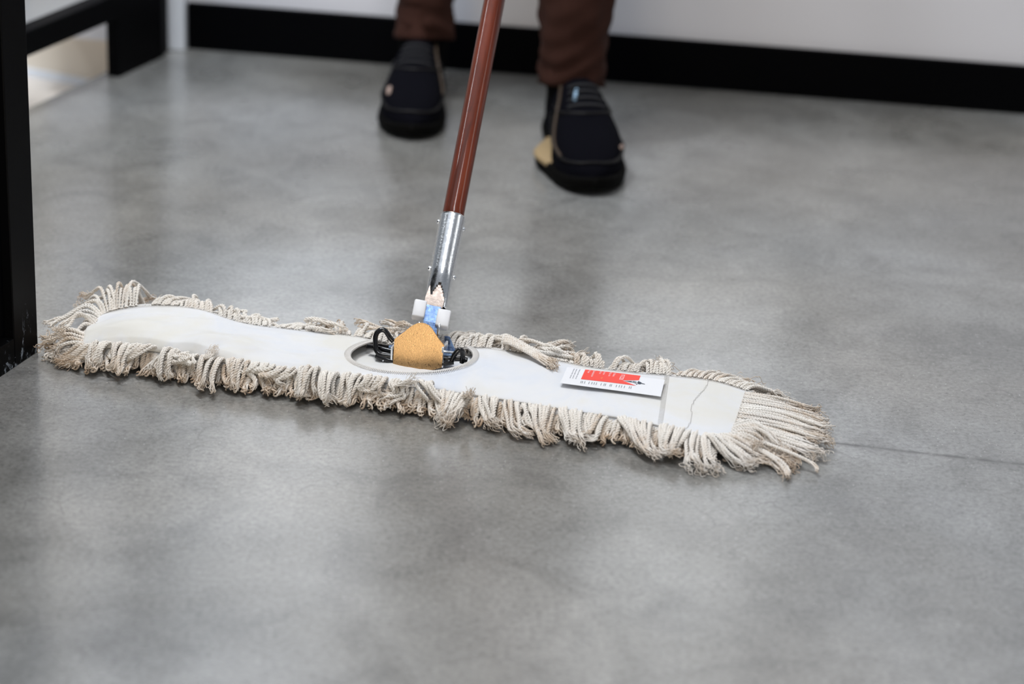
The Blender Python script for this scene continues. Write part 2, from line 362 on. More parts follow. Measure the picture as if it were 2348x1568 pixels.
def cloth_pos(si, t, px=None):
    """point of the cloth at station row si (0..NS-1, float) and cross fraction t"""
    i = min(max(si, 0), NS - 1.001); k = int(i); f = i - k; r = S[k] * (1 - f) + S[k + 1] * f
    x = r[0] * (1 - t) + r[3] * t; y = r[1] * (1 - t) + r[4] * t
    zz = r[2] * (1 - t) + r[5] * t + r[6] * (4 * t * (1 - t)) ** .6 * .6 if 0 < t < 1 else r[2] * (1 - t) + r[5] * t
    return x, y, zz
rows = []
verts = []; idx = {}
SK = 3   # skirt rows on the near and far side
for i in range(NS):
    for j in range(NTt + 1):
        t = j / NTt; x, y, z = cloth_pos(i, t)
        dx, dy = (x - HX) / HRX, (y - HY) / HRY; r = math.hypot(dx, dy)
        p = G(x, y, z)
        env = min(1, 6 * t) * min(1, 6 * (1 - t)) * min(1, i / 12) * min(1, (NS - i) / 12)
        # folds: strong on the left pocket, soft elsewhere
        left = max(0, min(1, (760 - x) / 300))
        q = Vector((p[0] * 9 + p[1] * 8, p[1] * 22 - p[0] * 5, 1.7))
        f = noise.noise(q) * .0060 * (.35 + 1.5 * left) + noise.noise(q * 2.3) * .0016 * (.3 + 1.4 * left)
        f += left * .0055 * (1 - abs(noise.noise(Vector((p[0] * 7 + p[1] * 16, p[1] * 9 + 3, 4.0)))) * 3.2)
        p[2] += f * env
        if r < 1.35: p[2] -= .0035 * max(0, 1.35 - r) / .35 * min(1, 8 * t)
        idx[(i, j)] = len(verts); verts.append(p)
def hole_r(i, j):
    x, y, z = cloth_pos(i, j / NTt); return math.hypot((x - HX) / HRX, (y - HY) / HRY)
Rm = np.array([[hole_r(i, j) for j in range(NTt + 1)] for i in range(NS)])
faces = []
for i in range(NS - 1):
    for j in range(NTt):
        if (Rm[i:i + 2, j:j + 2] >= 1).all(): faces.append((idx[(i, j)], idx[(i + 1, j)], idx[(i + 1, j + 1)], idx[(i, j + 1)]))
# snap the ragged inner boundary onto the ellipse
for i in range(NS):
    for j in range(1, NTt):
        if Rm[i, j] >= 1 and (Rm[max(0, i - 1):i + 2, j - 1:j + 2] < 1).any():
            x, y, z = cloth_pos(i, j / NTt); k = 1 / Rm[i, j]; X, Y = HX + (x - HX) * k, HY + (y - HY) * k
            v = verts[idx[(i, j)]]; verts[idx[(i, j)]] = G(X, Y, v[2])
# side skirts that roll under
def skirt(ring, outs, drop):
    prev = ring
    for k in range(1, 4):
        cur = []
        for r_, o_ in zip(ring, outs):
            p = verts[r_] + o_ * (.004 * math.sin(k / 3 * math.pi)) ; p = p.copy(); p[2] = max(.004, verts[r_][2] - drop * k / 3)
            cur.append(len(verts)); verts.append(p)
        for a in range(len(ring) - 1): faces.append((prev[a], prev[a + 1], cur[a + 1], cur[a]))
        prev = cur
nearP = np.array([verts[idx[(i, 0)]] for i in range(NS)]); farP = np.array([verts[idx[(i, NTt)]] for i in range(NS)])
rightP = np.array([verts[idx[(NS - 1, j)]] for j in range(NTt + 1)]); leftP = np.array([verts[idx[(0, j)]] for j in range(NTt + 1)])
def outward(P, sign):
    T = np.gradient(P, axis=0); T[:, 2] = 0; T /= np.linalg.norm(T, axis=1)[:, None] + 1e-9
    N = np.stack([T[:, 1], -T[:, 0], 0 * T[:, 0]], 1) * sign; return T, N
nT, nN = outward(nearP, 1); fT, fN = outward(farP, -1); rT, rN = outward(rightP, 1); lT, lN = outward(leftP, -1)
skirt([idx[(i, 0)] for i in range(NS)], nN, .018); skirt([idx[(i, NTt)] for i in range(NS)], fN, .02)
skirt([idx[(NS - 1, j)] for j in range(NTt + 1)], rN, .015); skirt([idx[(0, j)] for j in range(NTt + 1)], lN, .015)
mop = empty('dust_mop', tuple(G(950, 830))); tag(mop, 'white cotton dust mop with brown handle, cream yarn fringe and red label', 'mop')
used = sorted({v for f in faces for v in f}); rm = {v: k for k, v in enumerate(used)}
cloth = mesh_obj('canvas_cover', [verts[v] for v in used], [tuple(rm[v] for v in f) for f in faces], M_cloth); adopt(mop, cloth)
# inner lining seen through the opening
lv = []; lf = []
for a in range(25):
    for b in range(13):
        X = HX - 175 + 350 * a / 24; Y = HY + 10 - 52 + 104 * b / 12
        p = G(X, Y, .021); p[2] += .002 * noise.noise(Vector((a * .5, b * .6, 2))); lv.append(p)
for a in range(24):
    for b in range(12): lf.append((a * 13 + b, a * 13 + b + 1, a * 13 + b + 14, a * 13 + b + 13))
adopt(mop, mesh_obj('lining', lv, lf, M_cloth))
# overlocked rope hem around the opening
hem = MB(); n = 400; C0 = []
for k in range(n + 1):
    a = 2 * math.pi * k / n; X, Y = HX + HRX * 1.02 * math.cos(a), HY + HRY * 1.03 * math.sin(a)
    # nearest cloth station for height
    i = int(np.argmin(np.abs(S[:, 0] * .5 + S[:, 3] * .5 - X))); t = (S[i, 1] - Y) / (S[i, 1] - S[i, 4]); z = cloth_pos(i, min(max(t, .01), .99))[2] - .0025
    C0.append(G(X, Y, z))
C0 = np.array(C0)
hem.tube(C0, .0011, 8, False)
T = np.gradient(C0, axis=0); T /= np.linalg.norm(T, axis=1)[:, None]; Wd = np.cross(T, [0, 0, 1.0])
for k in range(0, n, 2):   # stitch loops
    p = C0[k]; o_ = -Wd[k] if np.dot(Wd[k], p - C0.mean(0)) < 0 else Wd[k]
    t0 = T[k]; pts = [p - o_ * .0018 - [0, 0, .001], p + [0, 0, .0013], p + o_ * .003 + t0 * .0006 + [0, 0, .0010], p + o_ * .0062 + t0 * .0014 + [0, 0, .0004]]
    hem.tube(pts, .00048, 5)
adopt(mop, hem.build('opening_hem', M_hem))
# seams: overlock along the far edge, pocket seams at the right, end seams
def zpos(i, t, up=.0006):
    k = int(min(max(i, 0), NS - 1)); j = int(round(t * NTt)); p = np.array(verts[idx[(k, j)]]).copy(); p[2] += up; return p
def seam(path, name, width, step, r, mat, wob=0):
    P = np.array(path); mb = MB(); T = np.gradient(P, axis=0); T /= np.linalg.norm(T, axis=1)[:, None] + 1e-9; Wd = np.cross(T, [0, 0, 1.0])
    L_ = np.concatenate([[0], np.cumsum(np.linalg.norm(np.diff(P, axis=0), axis=1))]); m_ = int(L_[-1] / step)
    s_ = np.linspace(0, L_[-1], m_ * 2); Q = np.stack([np.interp(s_, L_, P[:, c]) for c in range(3)], 1); W2 = np.stack([np.interp(s_, L_, Wd[:, c]) for c in range(3)], 1)
    sg = np.where(np.arange(len(s_)) % 2, 1, -1)[:, None]
    mb.tube(Q + W2 * sg * width / 2 + [0, 0, .0002], r * .7, 4)
    mb.tube(Q + W2 * width / 2, r * .7, 4)
    return mb.build(name, mat)
def px2i(x, t=0): return int(np.argmin(np.abs(S[:, 0] * (1 - t) + S[:, 3] * t - x)))
ys = [seam([zpos(i, .97) for i in range(px2i(1060, 1), NS - 3, 3)], 'seam', .0045, .0022, .0004, M_hem),
      seam([zpos(i, .975) for i in range(12, px2i(850, 1), 3)], 'seam', .004, .0024, .0004, M_hem),
      seam([zpos(px2i(1512 + 16 * t, t), t) for t in np.linspace(.02, .98, 26)], 'seam', .0055, .0026, .00026, M_hem),
      seam([zpos(NS - 2, t) for t in np.linspace(.02, .98, 24)], 'seam', .006, .0022, .00045, M_hem),
      ]
adopt(mop, *ys)
th = [zpos(px2i(1566 + 55 * t + 6 * math.sin(t * 9), t), t, .0012) + np.array([0, 0, .0004 * math.sin(40 * t)]) for t in np.linspace(.02, .99, 60)]
mb = MB(); mb.tube(th, .00028, 5); adopt(mop, mb.build('loose_thread', M_thread))

# ---------------------------------------------------------------- yarns
def yarn_mesh(name, centers, tint, parent, detail=True, rad=1.0, pitch=.0105, fray=None):
    """centers (Y,N,3): each yarn is plies of thin threads laid in a helix round its centre line"""
    Yn, N, _ = centers.shape; P = centers
    T = np.gradient(P, axis=1); T /= np.linalg.norm(T, axis=2, keepdims=True) + 1e-9
    seg = np.linalg.norm(np.diff(P, axis=1), axis=2); L_ = np.concatenate([np.zeros((Yn, 1)), np.cumsum(seg, 1)], 1); tt = L_ / (L_[:, -1:] + 1e-9)
    Nn = np.zeros_like(P); ref = np.array([.3, .2, 1.0]); v = np.cross(T[:, 0], ref); Nn[:, 0] = v / np.linalg.norm(v, axis=1, keepdims=True)
    for k in range(1, N):
        v = Nn[:, k - 1]; v = v - T[:, k] * np.sum(v * T[:, k], 1, keepdims=True); Nn[:, k] = v / (np.linalg.norm(v, axis=1, keepdims=True) + 1e-9)
    B = np.cross(T, Nn)
    fr = np.clip((tt - (fray if fray is not None else .72)) / .28, 0, 1); fr = fr ** 1.3
    ph0 = rng.uniform(0, 6.28, (Yn, 1)); ph = ph0 + 2 * math.pi * L_ / pitch * (1 - .35 * fr)
    out = []; tin = []
    nply, nthr = (3, 3) if detail else (3, 1)
    sides = 4; ang = np.linspace(0, 2 * math.pi, sides, endpoint=False)
    for a in range(nply):
        ca = ph + 2 * math.pi * a / nply
        R1 = .00128 * rad * (1 + fr * .9)
        base = P + R1[..., None] * (np.cos(ca)[..., None] * Nn + np.sin(ca)[..., None] * B)
        for b in range(nthr):
            if nthr > 1:
                cb_ = -ph * 1.3 + 2 * math.pi * b / nthr; R2 = .00072 * rad * (1 + fr * 1.2)
                jit = rng.normal(0, 1, (Yn, 1, 3)) * .0028
                c = base + R2[..., None] * (np.cos(cb_)[..., None] * Nn + np.sin(cb_)[..., None] * B) + jit * (fr ** 1.6)[..., None]
                r = .00085 * rad * (1 - .45 * fr)
            else: c = base; r = .00135 * rad * (1 - .3 * fr)
            c[..., 2] = np.maximum(c[..., 2], .0012)
            ring = c[:, :, None, :] + r[:, :, None, None] * (np.cos(ang)[None, None, :, None] * Nn[:, :, None, :] + np.sin(ang)[None, None, :, None] * B[:, :, None, :])
            out.append(ring.reshape(-1, 3)); tin.append(np.repeat((tint[:, None] + .35 * tt ** 3 + .05 * a).reshape(-1), sides))
    V = np.concatenate(out); C = np.concatenate(tin); nstr = len(out) * Yn
    k = np.arange(N - 1)[:, None]; s = np.arange(sides)[None, :]
    q = np.stack([k * sides + s, k * sides + (s + 1) % sides, (k + 1) * sides + (s + 1) % sides, (k + 1) * sides + s], -1).reshape(-1, 4)
    F = (q[None] + (np.arange(nstr) * N * sides)[:, None, None]).reshape(-1, 4)
    me = bpy.data.meshes.new(name); me.vertices.add(len(V)); me.vertices.foreach_set('co', V.astype(np.float32).ravel())
    me.loops.add(F.size); me.loops.foreach_set('vertex_index', F.astype(np.int32).ravel()); me.polygons.add(len(F))
    me.polygons.foreach_set('loop_start', np.arange(0, F.size, 4, dtype=np.int32)); me.polygons.foreach_set('loop_total', np.full(len(F), 4, np.int32))
    me.update(calc_edges=True); me.shade_smooth()
    at = me.attributes.new('tint', 'FLOAT', 'POINT'); at.data.foreach_set('value', C.astype(np.float32))
    me.materials.append(M_yarn); o = bpy.data.objects.new(name, me); col.objects.link(o); adopt(parent, o); return o

class Edge:
    def __init__(s, P, T, N):
        s.P, s.T, s.N = P, T, N; s.L = np.concatenate([[0], np.cumsum(np.linalg.norm(np.diff(P, axis=0), axis=1))]); s.len = s.L[-1]
    def at(s, a):
        a = np.clip(a, 0, s.len); f = lambda A_: np.array([np.interp(a, s.L, A_[:, c]) for c in range(3)])
        return f(s.P), nrm(f(s.T)), nrm(f(s.N))
    def arc(s, x):      # arc length where the photo column is x
        pr = [(CP, 0)]
        d = s.P - CP; u = (d @ RT) / (d @ FW) * FPX + 1174; return float(np.interp(x, u, s.L)) if u[-1] > u[0] else float(np.interp(x, u[::-1], s.L[::-1]))
EN, EF, ER, EL = Edge(nearP, nT, nN), Edge(farP, fT, fN), Edge(rightP, rT, rN), Edge(leftP, lT, lN)

def tuft_paths(edge, arc, n, N, out, lean, length_z, z_end, sp=.0037, conv=.45, lift=.006, curl=0.0, camp=.010, back=0.0, layer=0, hang=0.0, z_root=0.0, fan=0.0, jit=0.0):
    res = []
    t = np.linspace(0, 1, N)
    for i in range(n):
        off = (i - (n - 1) / 2) * sp + random.gauss(0, .0006)
        P0, T_, N_ = edge.at(arc + off)
        lay = (i % 3 - 1) * .0016 * 1.0
        o_ = out * random.uniform(.84, 1.10); l_ = lean + random.gauss(0, .0035) + fan * off
        g = np.sin(t * math.pi / 2) ** .9 * (1 - back * t ** 2)
        tang = l_ * t ** 1.4 - off * conv * (t ** 1.2)
        sm = t ** 2 * (3 - 2 * t)
        z = P0[2] + z_root + .0016 + lift * np.sin(np.pi * np.minimum(1, t * 1.5)) * (1 - t) * 1.6 - (P0[2] + z_root - z_end) * (sm * (1 - hang) + hang * t ** .7)
        P = P0[None] + N_[None] * (o_ * g - .007)[:, None] + T_[None] * tang[:, None]
        P[:, 2] = z + lay * (.35 + .65 * np.sin(t * np.pi)) 
        if curl:
            th = 2 * math.pi * curl * np.clip((t - .25) / .75, 0, 1) ** 1.2; am = camp * random.uniform(.8, 1.2)
            P += T_[None] * (am * np.sin(th))[:, None] - N_[None] * (am * .6 * (1 - np.cos(th)))[:, None]; P[:, 2] += am * .55 * (1 - np.cos(th))
        if jit:
            jo, jt, jz = random.uniform(-.45, .25) * jit, random.gauss(.002, .012) * jit, random.uniform(-.5, 1) * .010 * jit
            P += N_[None] * (out * jo * t)[:, None] + T_[None] * (jt * t ** 1.5)[:, None]; P[:, 2] += jz * np.sin(t * 2.4)
        ph = random.uniform(0, 6.28); wv = .0011 + .0020 * jit
        P += T_[None] * (wv * np.sin(t * 9 + ph) * t)[:, None] + N_[None] * (wv * np.sin(t * 7 + ph * 2) * t)[:, None]
        P[:, 2] += wv * .7 * np.sin(t * 11 + ph) * t
        P[:, 2] = np.maximum(P[:, 2], .0032 + .001 * (i % 3))
        res.append(P)
    return np.array(res)
def mk(edge, arc, n, **k):
    N = k.pop('N', 44); base = k.pop('tint', random.uniform(.0, .28)); detail = k.pop('detail', True); fray = k.pop('fray', random.uniform(.55, .85)); rad = k.pop('rad', random.uniform(.84, .95))
    C_ = tuft_paths(edge, arc, n, N, **k); tint = np.clip(base + rng.normal(0, .09, n), 0, 1)
    return yarn_mesh('yarn_tuft', C_, tint, mop, detail, rad, fray=fray)
ntuft = 0
# near side, from the left end to the right corner
a = EN.arc(232); aend = EN.arc(1668)
while a < aend:
    p, _, _ = EN.at(a); x = float((p - CP) @ RT / ((p - CP) @ FW) * FPX + 1174)
    nn = random.choice([5, 6, 7, 8, 9]); messy = x < 1010
    if messy:
        kind = random.random(); curl = 0; lean = random.uniform(-.022, .018); out = random.uniform(.036, .054)
        if kind < .55: curl = random.choice([-1, 1]) * random.uniform(.45, 1.0); 
        mk(EN, a, nn, out=out, lean=lean, length_z=0, z_end=random.uniform(.004, .014), curl=curl, camp=random.uniform(.007, .013), lift=random.uniform(.004, .011), conv=random.uniform(.3, .8), back=random.uniform(0, .3), z_root=.001, hang=.3, jit=.35, fray=random.uniform(.74, .9))
    else:
        k_ = min(1, (x - 1010) / 500)
        mk(EN, a, nn, out=random.uniform(.034, .052) + .008 * k_, lean=random.uniform(.012, .036) if random.random() < .82 else random.uniform(-.02, 0), length_z=0, z_end=random.uniform(.003, .009),
           lift=random.uniform(.001, .005), conv=random.uniform(.45, .95), back=0, hang=random.uniform(.5, .9), jit=.25, curl=(random.choice([-.35, .4]) if random.random() < .18 else 0), camp=.006)
    a += nn * .0038; ntuft += 1
# right end: long straight fan
a = .002
while a < ER.len - .004:
    f = a / ER.len; nn = random.choice([5, 6])
    mk(ER, a, nn, out=(.072 + .036 * math.sin(math.pi * min(1, .25 + f * .8))) * random.uniform(.9, 1.05), lean=(f - .42) * .050 + random.uniform(-.008, .008), length_z=0, z_end=random.uniform(.003, .008), lift=random.uniform(.0, .004),
       conv=random.uniform(-.1, .3), N=56, hang=.6, sp=.0036, fan=.6)
    mk(ER, a + .006, nn, out=.074 * random.uniform(.9, 1.15), lean=(f - .45) * .055 + random.uniform(-.015, .015), length_z=0, z_end=.003, lift=0, conv=.1, N=44, hang=.8, sp=.004, z_root=-.006, tint=random.uniform(.2, .5))
    a += nn * .0037; ntuft += 2
# near right corner: crossing locks
for x, ln, ou, tn in ((1640, .045, .034, .1), (1662, .060, .040, .35), (1676, .072, .030, .2)):
    mk(EN, EN.arc(x), 7, out=ou, lean=ln, length_z=0, z_end=.006, lift=.006, conv=.5, N=56, hang=.3, tint=tn); ntuft += 1
mk(ER, .006, 6, out=.045, lean=-.020, length_z=0, z_end=.010, lift=.008, conv=.6, curl=.4, camp=.010, N=56); mk(ER, .018, 5, out=.06, lean=-.022, length_z=0, z_end=.012, lift=.010, conv=.7, N=56, tint=.05); ntuft += 2
# left end
a = .001
while a < EL.len - .002:
    nn = 5; f = a / EL.len
    mk(EL, a, nn, out=random.uniform(.042, .060), lean=(f - .5) * .03 + random.uniform(-.01, .01), length_z=0, z_end=random.uniform(.006, .014), lift=random.uniform(.004, .010), conv=random.uniform(0, .4), N=40, hang=.3, fan=1.2, jit=.7); a += nn * .0042; ntuft += 1
for x, ou, ln in ((196, .045, -.030), (215, .038, -.034), (236, .030, -.036)):      # swept back along the floor towards the cabinet
    mk(EN, EN.arc(x), 7, out=ou * .45, lean=ln * 1.15, length_z=0, z_end=.006, lift=.003, conv=.5, N=44, tint=.35); ntuft += 1
for x, ou, ln, lf in ((205, .030, -.040, .006), (225, .045, -.035, .010), (250, .050, -.020, .014), (275, .055, .004, .020), (300, .050, .012, .020)):
    mk(EF, EF.arc(x), 5, out=ou, lean=ln, length_z=0, z_end=.022, lift=lf, conv=.1, N=40, curl=random.uniform(-.2, .2), jit=1.2); ntuft += 1
# far side: short, curled up behind the cover
a = EF.arc(385); aend = EF.arc(1716)
while a < aend and ntuft < 96:
    p, _, _ = EF.at(a); x = float((p - CP) @ RT / ((p - CP) @ FW) * FPX + 1174)
    nn = random.choice([6, 8, 10, 11]); rightish = x > 1560
    c_ = random.choice([-1, 1]) * random.uniform(.3, .9) if random.random() < .6 else 0
    if rightish: mk(EF, a, nn, out=random.uniform(.030, .045), lean=.045, length_z=0, z_end=.010, lift=.003, conv=.3, N=44)
    else: mk(EF, a, nn, out=random.uniform(.020, .052), lean=random.choice([-1, 1, 1]) * random.uniform(.012, .042), length_z=0, z_end=random.uniform(.008, .030), lift=random.uniform(.0, .009), conv=random.uniform(-.2, .9), curl=c_, camp=random.uniform(.005, .013), detail=x > 900, N=44, jit=1.0)
    a += nn * .0040; ntuft += 1
# one lock laid over the cover behind the swivel
Pk = catmull([zpos(px2i(1150, .99), .99, .006) + np.array([0, .02, -.002]), zpos(px2i(1165, .99), .99, .014), zpos(px2i(1205, .9), .93, .010), zpos(px2i(1240, .84), .86, .0065), zpos(px2i(1272, .8), .80, .004)], 56)
Ck = np.array([Pk + np.array([.0, .0034 * (k - 2.5), .0012 * (k % 2)])[None] * np.linspace(1, .7, 56)[:, None] for k in range(6)])
yarn_mesh('yarn_tuft', Ck, np.full(6, .22), mop, True, 1.0, fray=.72); ntuft += 1
for pa, pb, pc in (((470, 826), (478, 818), (494, 801)), ((905, 889), (930, 878), (952, 868)), ((1068, 912), (1078, 903), (1081, 900))):
    Pk = catmull([G(*pa, .024), G(pa[0] * .6 + pb[0] * .4, pa[1] * .5 + pb[1] * .5 , .034), G(*pb, .037), G(*pc, .041)], 40)
    Ck = np.array([Pk + np.array([.0028 * (k - 1), .0012 * k, .0006 * k])[None] * np.linspace(1, .5, 40)[:, None] for k in range(3)])
    yarn_mesh('yarn_tuft', Ck, np.full(3, .15), mop, True, .72, fray=.5); ntuft += 1
print('tufts', ntuft)
# dense lower layer nobody could count
low = []
for E_, z_, o_ in ((EN, -.008, .030), (EF, -.008, .030), (EN, -.003, .024), (EF, -.002, .022)):
    a = .002
    while a < E_.len:
        low.append(tuft_paths(E_, a, 1, 26, out=o_ * random.uniform(.8, 1.25), lean=random.uniform(-.012, .016), length_z=0, z_end=random.uniform(.004, .010), lift=.002, z_root=z_, hang=.4)[0]); a += .0052
for E_ in (ER, EL):
    a = .001
    while a < E_.len:
        low.append(tuft_paths(E_, a, 1, 26, out=random.uniform(.035, .055), lean=random.uniform(-.015, .015), length_z=0, z_end=.004, lift=0, z_root=-.008, hang=.7)[0]); a += .004
low = np.array(low); lo = yarn_mesh('yarn_fringe', low, rng.uniform(.1, .5, len(low)), mop, False, 1.15); tag(lo, 'short dense cream yarns under the fringe', kind='stuff')

# ---------------------------------------------------------------- label
li = px2i(1400, .6)
lz = .0385
q0, q1, q2, q3 = (1301, 841), (1524, 871), (1515, 909), (1284, 878)
LP0 = G(*q0, lz + .0005); LP1 = G(*q1, lz - .001); LP3 = G(*q3, lz + .001)
Ln = nrm(np.cross(LP1 - LP0, LP3 - LP0)); Ln = Ln if Ln[2] > 0 else -Ln
def onlab(x, y, h=0.0): return PL(x, y, LP0 + Ln * h, Ln)
lab = []; lff = []
for h in (0.0, -.0003):
    for a in range(21):
        u = a / 20
        for b in range(7):
            v = b / 6; X = (q0[0] * (1 - u) + q1[0] * u) * (1 - v) + (q3[0] * (1 - u) + q2[0] * u) * v; Y = (q0[1] * (1 - u) + q1[1] * u) * (1 - v) + (q3[1] * (1 - u) + q2[1] * u) * v
            lab.append(onlab(X, Y, h))
for a in range(20):
    for b in range(6):
        lff.append((a * 7 + b, a * 7 + b + 1, a * 7 + b + 8, a * 7 + b + 7)); lff.append(tuple(147 + q for q in (a * 7 + b + 7, a * 7 + b + 8, a * 7 + b + 1, a * 7 + b)))
for a in range(20):
    lff.append((a * 7, a * 7 + 7, 147 + a * 7 + 7, 147 + a * 7)); lff.append((a * 7 + 13, a * 7 + 6, 147 + a * 7 + 6, 147 + a * 7 + 13))
label = mesh_obj('care_label', lab, lff, M_paper, smooth=False); adopt(mop, label); tag(label, 'white paper label with red block, small print and barcode')
def lpoly(name, polys, mat, h):
    v = []; f = []
    for P in polys: f.append(tuple(range(len(v), len(v) + len(P)))); v += [onlab(x, y, h) for x, y in P]
    o = mesh_obj(name, v, f, mat, smooth=False); o.parent = label; return o
lpoly('red_block', [[(1342, 847), (1405, 853.5), (1469, 861.3), (1465, 871.5), (1427, 872), (1380, 868), (1332, 869)], [(1332, 869), (1380, 868), (1427, 872), (1459, 884), (1395, 876)]], M_red, .0002)
bars = []
for fx in (0.02, .045, .085, .16, .21, .25, .288, .37, .42, .445, .525, .55, .635, .685, .725, .775, .86, .89):
    x = 1330 + fx * 132; y = 872.5 + fx * 15; wd_ = 1.05
    bars.append([(x, y), (x + wd_, y + .1), (x + wd_ - 2.1, y + 5.4), (x - 2.1, y + 5.2)])
lpoly('barcode', bars, M_ink, .0002)
lpoly('tower_drawing', [[(1431, 873.2), (1448, 873.3), (1448, 876.2)], [(1461, 876.5), (1464, 873.5), (1470, 876.2), (1472, 878.5), (1468, 880.8), (1462, 879.6)], [(1471, 878), (1479, 880), (1478.6, 881), (1471, 879.6)],
      [(1452.5, 873.3), (1454.5, 873.4), (1455, 877.6), (1453, 876.8)], [(1457.5, 874), (1459, 874.2), (1459.3, 879), (1457.8, 878.4)], [(1458, 880), (1461, 879.5), (1461.5, 881), (1459.3, 881.6)]], M_ink, .0003)
lpoly('tower_hatching', [[(1448, 873.3), (1452.5, 873.3), (1453, 877.6), (1448, 876.2)], [(1454.5, 873.4), (1457.5, 874), (1457.8, 879.2), (1455, 878.2)]], M_lgrey, .00025)
def ltext(name, s, org, size, mat, stretch=1.0, h=.0003, rd=(-.42, .93), up=(.98, .11)):
    """small print that reads from the far edge to the near edge of the label"""
    cu = bpy.data.curves.new(name, 'FONT'); cu.body = s; cu.size = 1.0; cu.resolution_u = 2
    ob = bpy.data.objects.new(name, cu); col.objects.link(ob); dg = bpy.context.evaluated_depsgraph_get(); dg.update()
    me = bpy.data.meshes.new_from_object(ob.evaluated_get(dg)); bpy.data.objects.remove(ob)
    for v in me.vertices:
        X = org[0] + v.co.x * size * stretch * rd[0] + v.co.y * size * up[0]; Y = org[1] + v.co.x * size * stretch * rd[1] + v.co.y * size * up[1]; v.co = onlab(X, Y, h)
    me.materials.clear(); me.materials.append(mat); me.name = name; o = bpy.data.objects.new(name, me); col.objects.link(o); o.parent = label; return o
ltext('lettering', 'ITIZZB', (1425, 858), 13, M_pinkink, .34)
for s, o_, sz, st in (('Cabeza', (1408, 855), 7, .40), ('Mop de', (1398.5, 853.6), 7, .42), ('Suelos', (1385, 852), 7, .40), ('60 cm', (1376, 851), 7, .36), ('Sanitizacion', (1361, 849.5), 7.5, .42), ('Mopa', (1350, 848.7), 7, .40)):
    ltext('lettering', s, o_, sz, M_pinkink, st)
ltext('lettering', 'algo', (1379, 864.5), 7, M_orange, .34)
for x_, y_ in ((1328.6, 846.6), (1321.6, 845.6), (1315.6, 845)):
    ltext('small_print', 'Hecho en taller  para uso', (x_, y_), 4.2, M_ink, .55, rd=(-.40, .917))

# ---------------------------------------------------------------- swivel hardware
PV = G(985, 772, .050); dP = depth(PV)
Q = D(1134, 0, dP * 1.055); hd = nrm(Q - PV)                          # handle axis
print('handle lean', math.degrees(math.acos(hd[2])), 'pivot', PV, 'Q', Q)
view = nrm(CP - PV); hf = nrm(view - hd * np.dot(view, hd)); hr = np.cross(hd, hf); hr = hr if np.dot(hr, RT) > 0 else -hr
def on_axis(y):   # point of the axis seen at photo row y
    lo, hi = -.1, 1.5
    for _ in range(60):
        m_ = (lo + hi) / 2; p = PV + hd * m_ - CP; yy = 784 - FPX * (p @ UP) / (p @ FW)
        if yy > y: lo = m_
        else: hi = m_
    return lo
_l = hf * math.cos(math.radians(60)) - hr * math.sin(math.radians(60)); print('hf', hf, 'hr', hr, 'streak light at', PV + hd * .25 + _l * 2.5, 'hd', hd)
mm = lambda px, y: px * depth(PV + hd * on_axis(y)) / FPX
# handle pole: built along local Z so that its grain follows it
t0 = on_axis(560); t1 = 1.42; hl = t1 - t0; HR = mm(49.4, 400) / 2
pv, pf = [], []; ns = 40
Pz = [(0, 0, z) for z in list(np.linspace(0, hl - .013, 30))]; Rz = [HR] * 30
for k in range(1, 8): a = k / 7 * math.pi / 2; Pz.append((0, 0, hl - .013 + .013 * math.sin(a))); Rz.append(max(.0004, HR * math.cos(a)))
pv, pf = tube_arrays(Pz, np.array(Rz), 40)
pole = mesh_obj('handle_pole', pv, pf, M_handle)
Mh = Matrix(((hr[0], hf[0], hd[0], 0), (hr[1], hf[1], hd[1], 0), (hr[2], hf[2], hd[2], 0), (0, 0, 0, 1)))
org = PV + hd * t0; pole.parent = mop
pole.matrix_parent_inverse = Matrix.Translation(mop.location).inverted(); pole.matrix_basis = Matrix.Translation(tuple(org)) @ Mh
# socket: round above, pressed flat with a V mouth below
s0, s1 = on_axis(497), on_axis(703); SR = mm(60, 520) / 2; K = 48; NR = 70; sv = []; sf = []
for r_ in (0, 1):
    for i in range(NR + 1):
        f = i / NR; s_ = s0 + (s1 - s0) * f; fl_ = max(0, (f - .62) / .38); fl_ = fl_ * fl_ * (3 - 2 * fl_)
        for k in range(K):
            a = 2 * math.pi * k / K; R_ = SR - r_ * .0012
            wx = R_ * (1 - .08 * f - .08 * fl_); wy = R_ * (1 - .55 * fl_)
            sv.append(PV + hd * s_ + hr * wx * math.sin(a) + hf * wy * math.cos(a))
for r_ in (0, 1):
    for i in range(NR):
        f = (i + .5) / NR
        for k in range(K):
            a = 2 * math.pi * (k + .5) / K; a = a if a < math.pi else a - 2 * math.pi
            half = max(0, (f - .76) / .24) ** .75 * .86     # angular half-width of the V mouth
            if abs(a) < half: continue
            q = [r_ * (NR + 1) * K + i * K + k, r_ * (NR + 1) * K + i * K + (k + 1) % K, r_ * (NR + 1) * K + (i + 1) * K + (k + 1) % K, r_ * (NR + 1) * K + (i + 1) * K + k]
            sf.append(tuple(q))
for i in (0, NR):
    for k in range(K): sf.append((i * K + k, i * K + (k + 1) % K, (NR + 1) * K + i * K + (k + 1) % K, (NR + 1) * K + i * K + k))
socket = mesh_obj('socket', sv, sf, M_galv); adopt(mop, socket)
def stud(c, ax, r, l, mat, name='rivet', parent=None):
    P = [np.array(c) + nrm(ax) * l * k for k in (-.6, 0, .35, .7, .9, 1.0)]; mb = MB(); mb.tube(P, np.array([r, r, r * .95, r * .75, r * .4, r * .05]), 14)
    o = mb.build(name, mat); 
    if parent is None: adopt(mop, o)
    else: o.parent = parent; 
    return o
for y, sd_ in ((515, -1), (521, 1), (622, -1), (632, 1)):
    s_ = on_axis(y); c = PV + hd * s_ + hr * sd_ * SR * .97 + hf * .001
    o = stud(c, hr * sd_, .0032, .0028, M_galv, parent=socket); o.matrix_parent_inverse = Matrix.Identity(4)
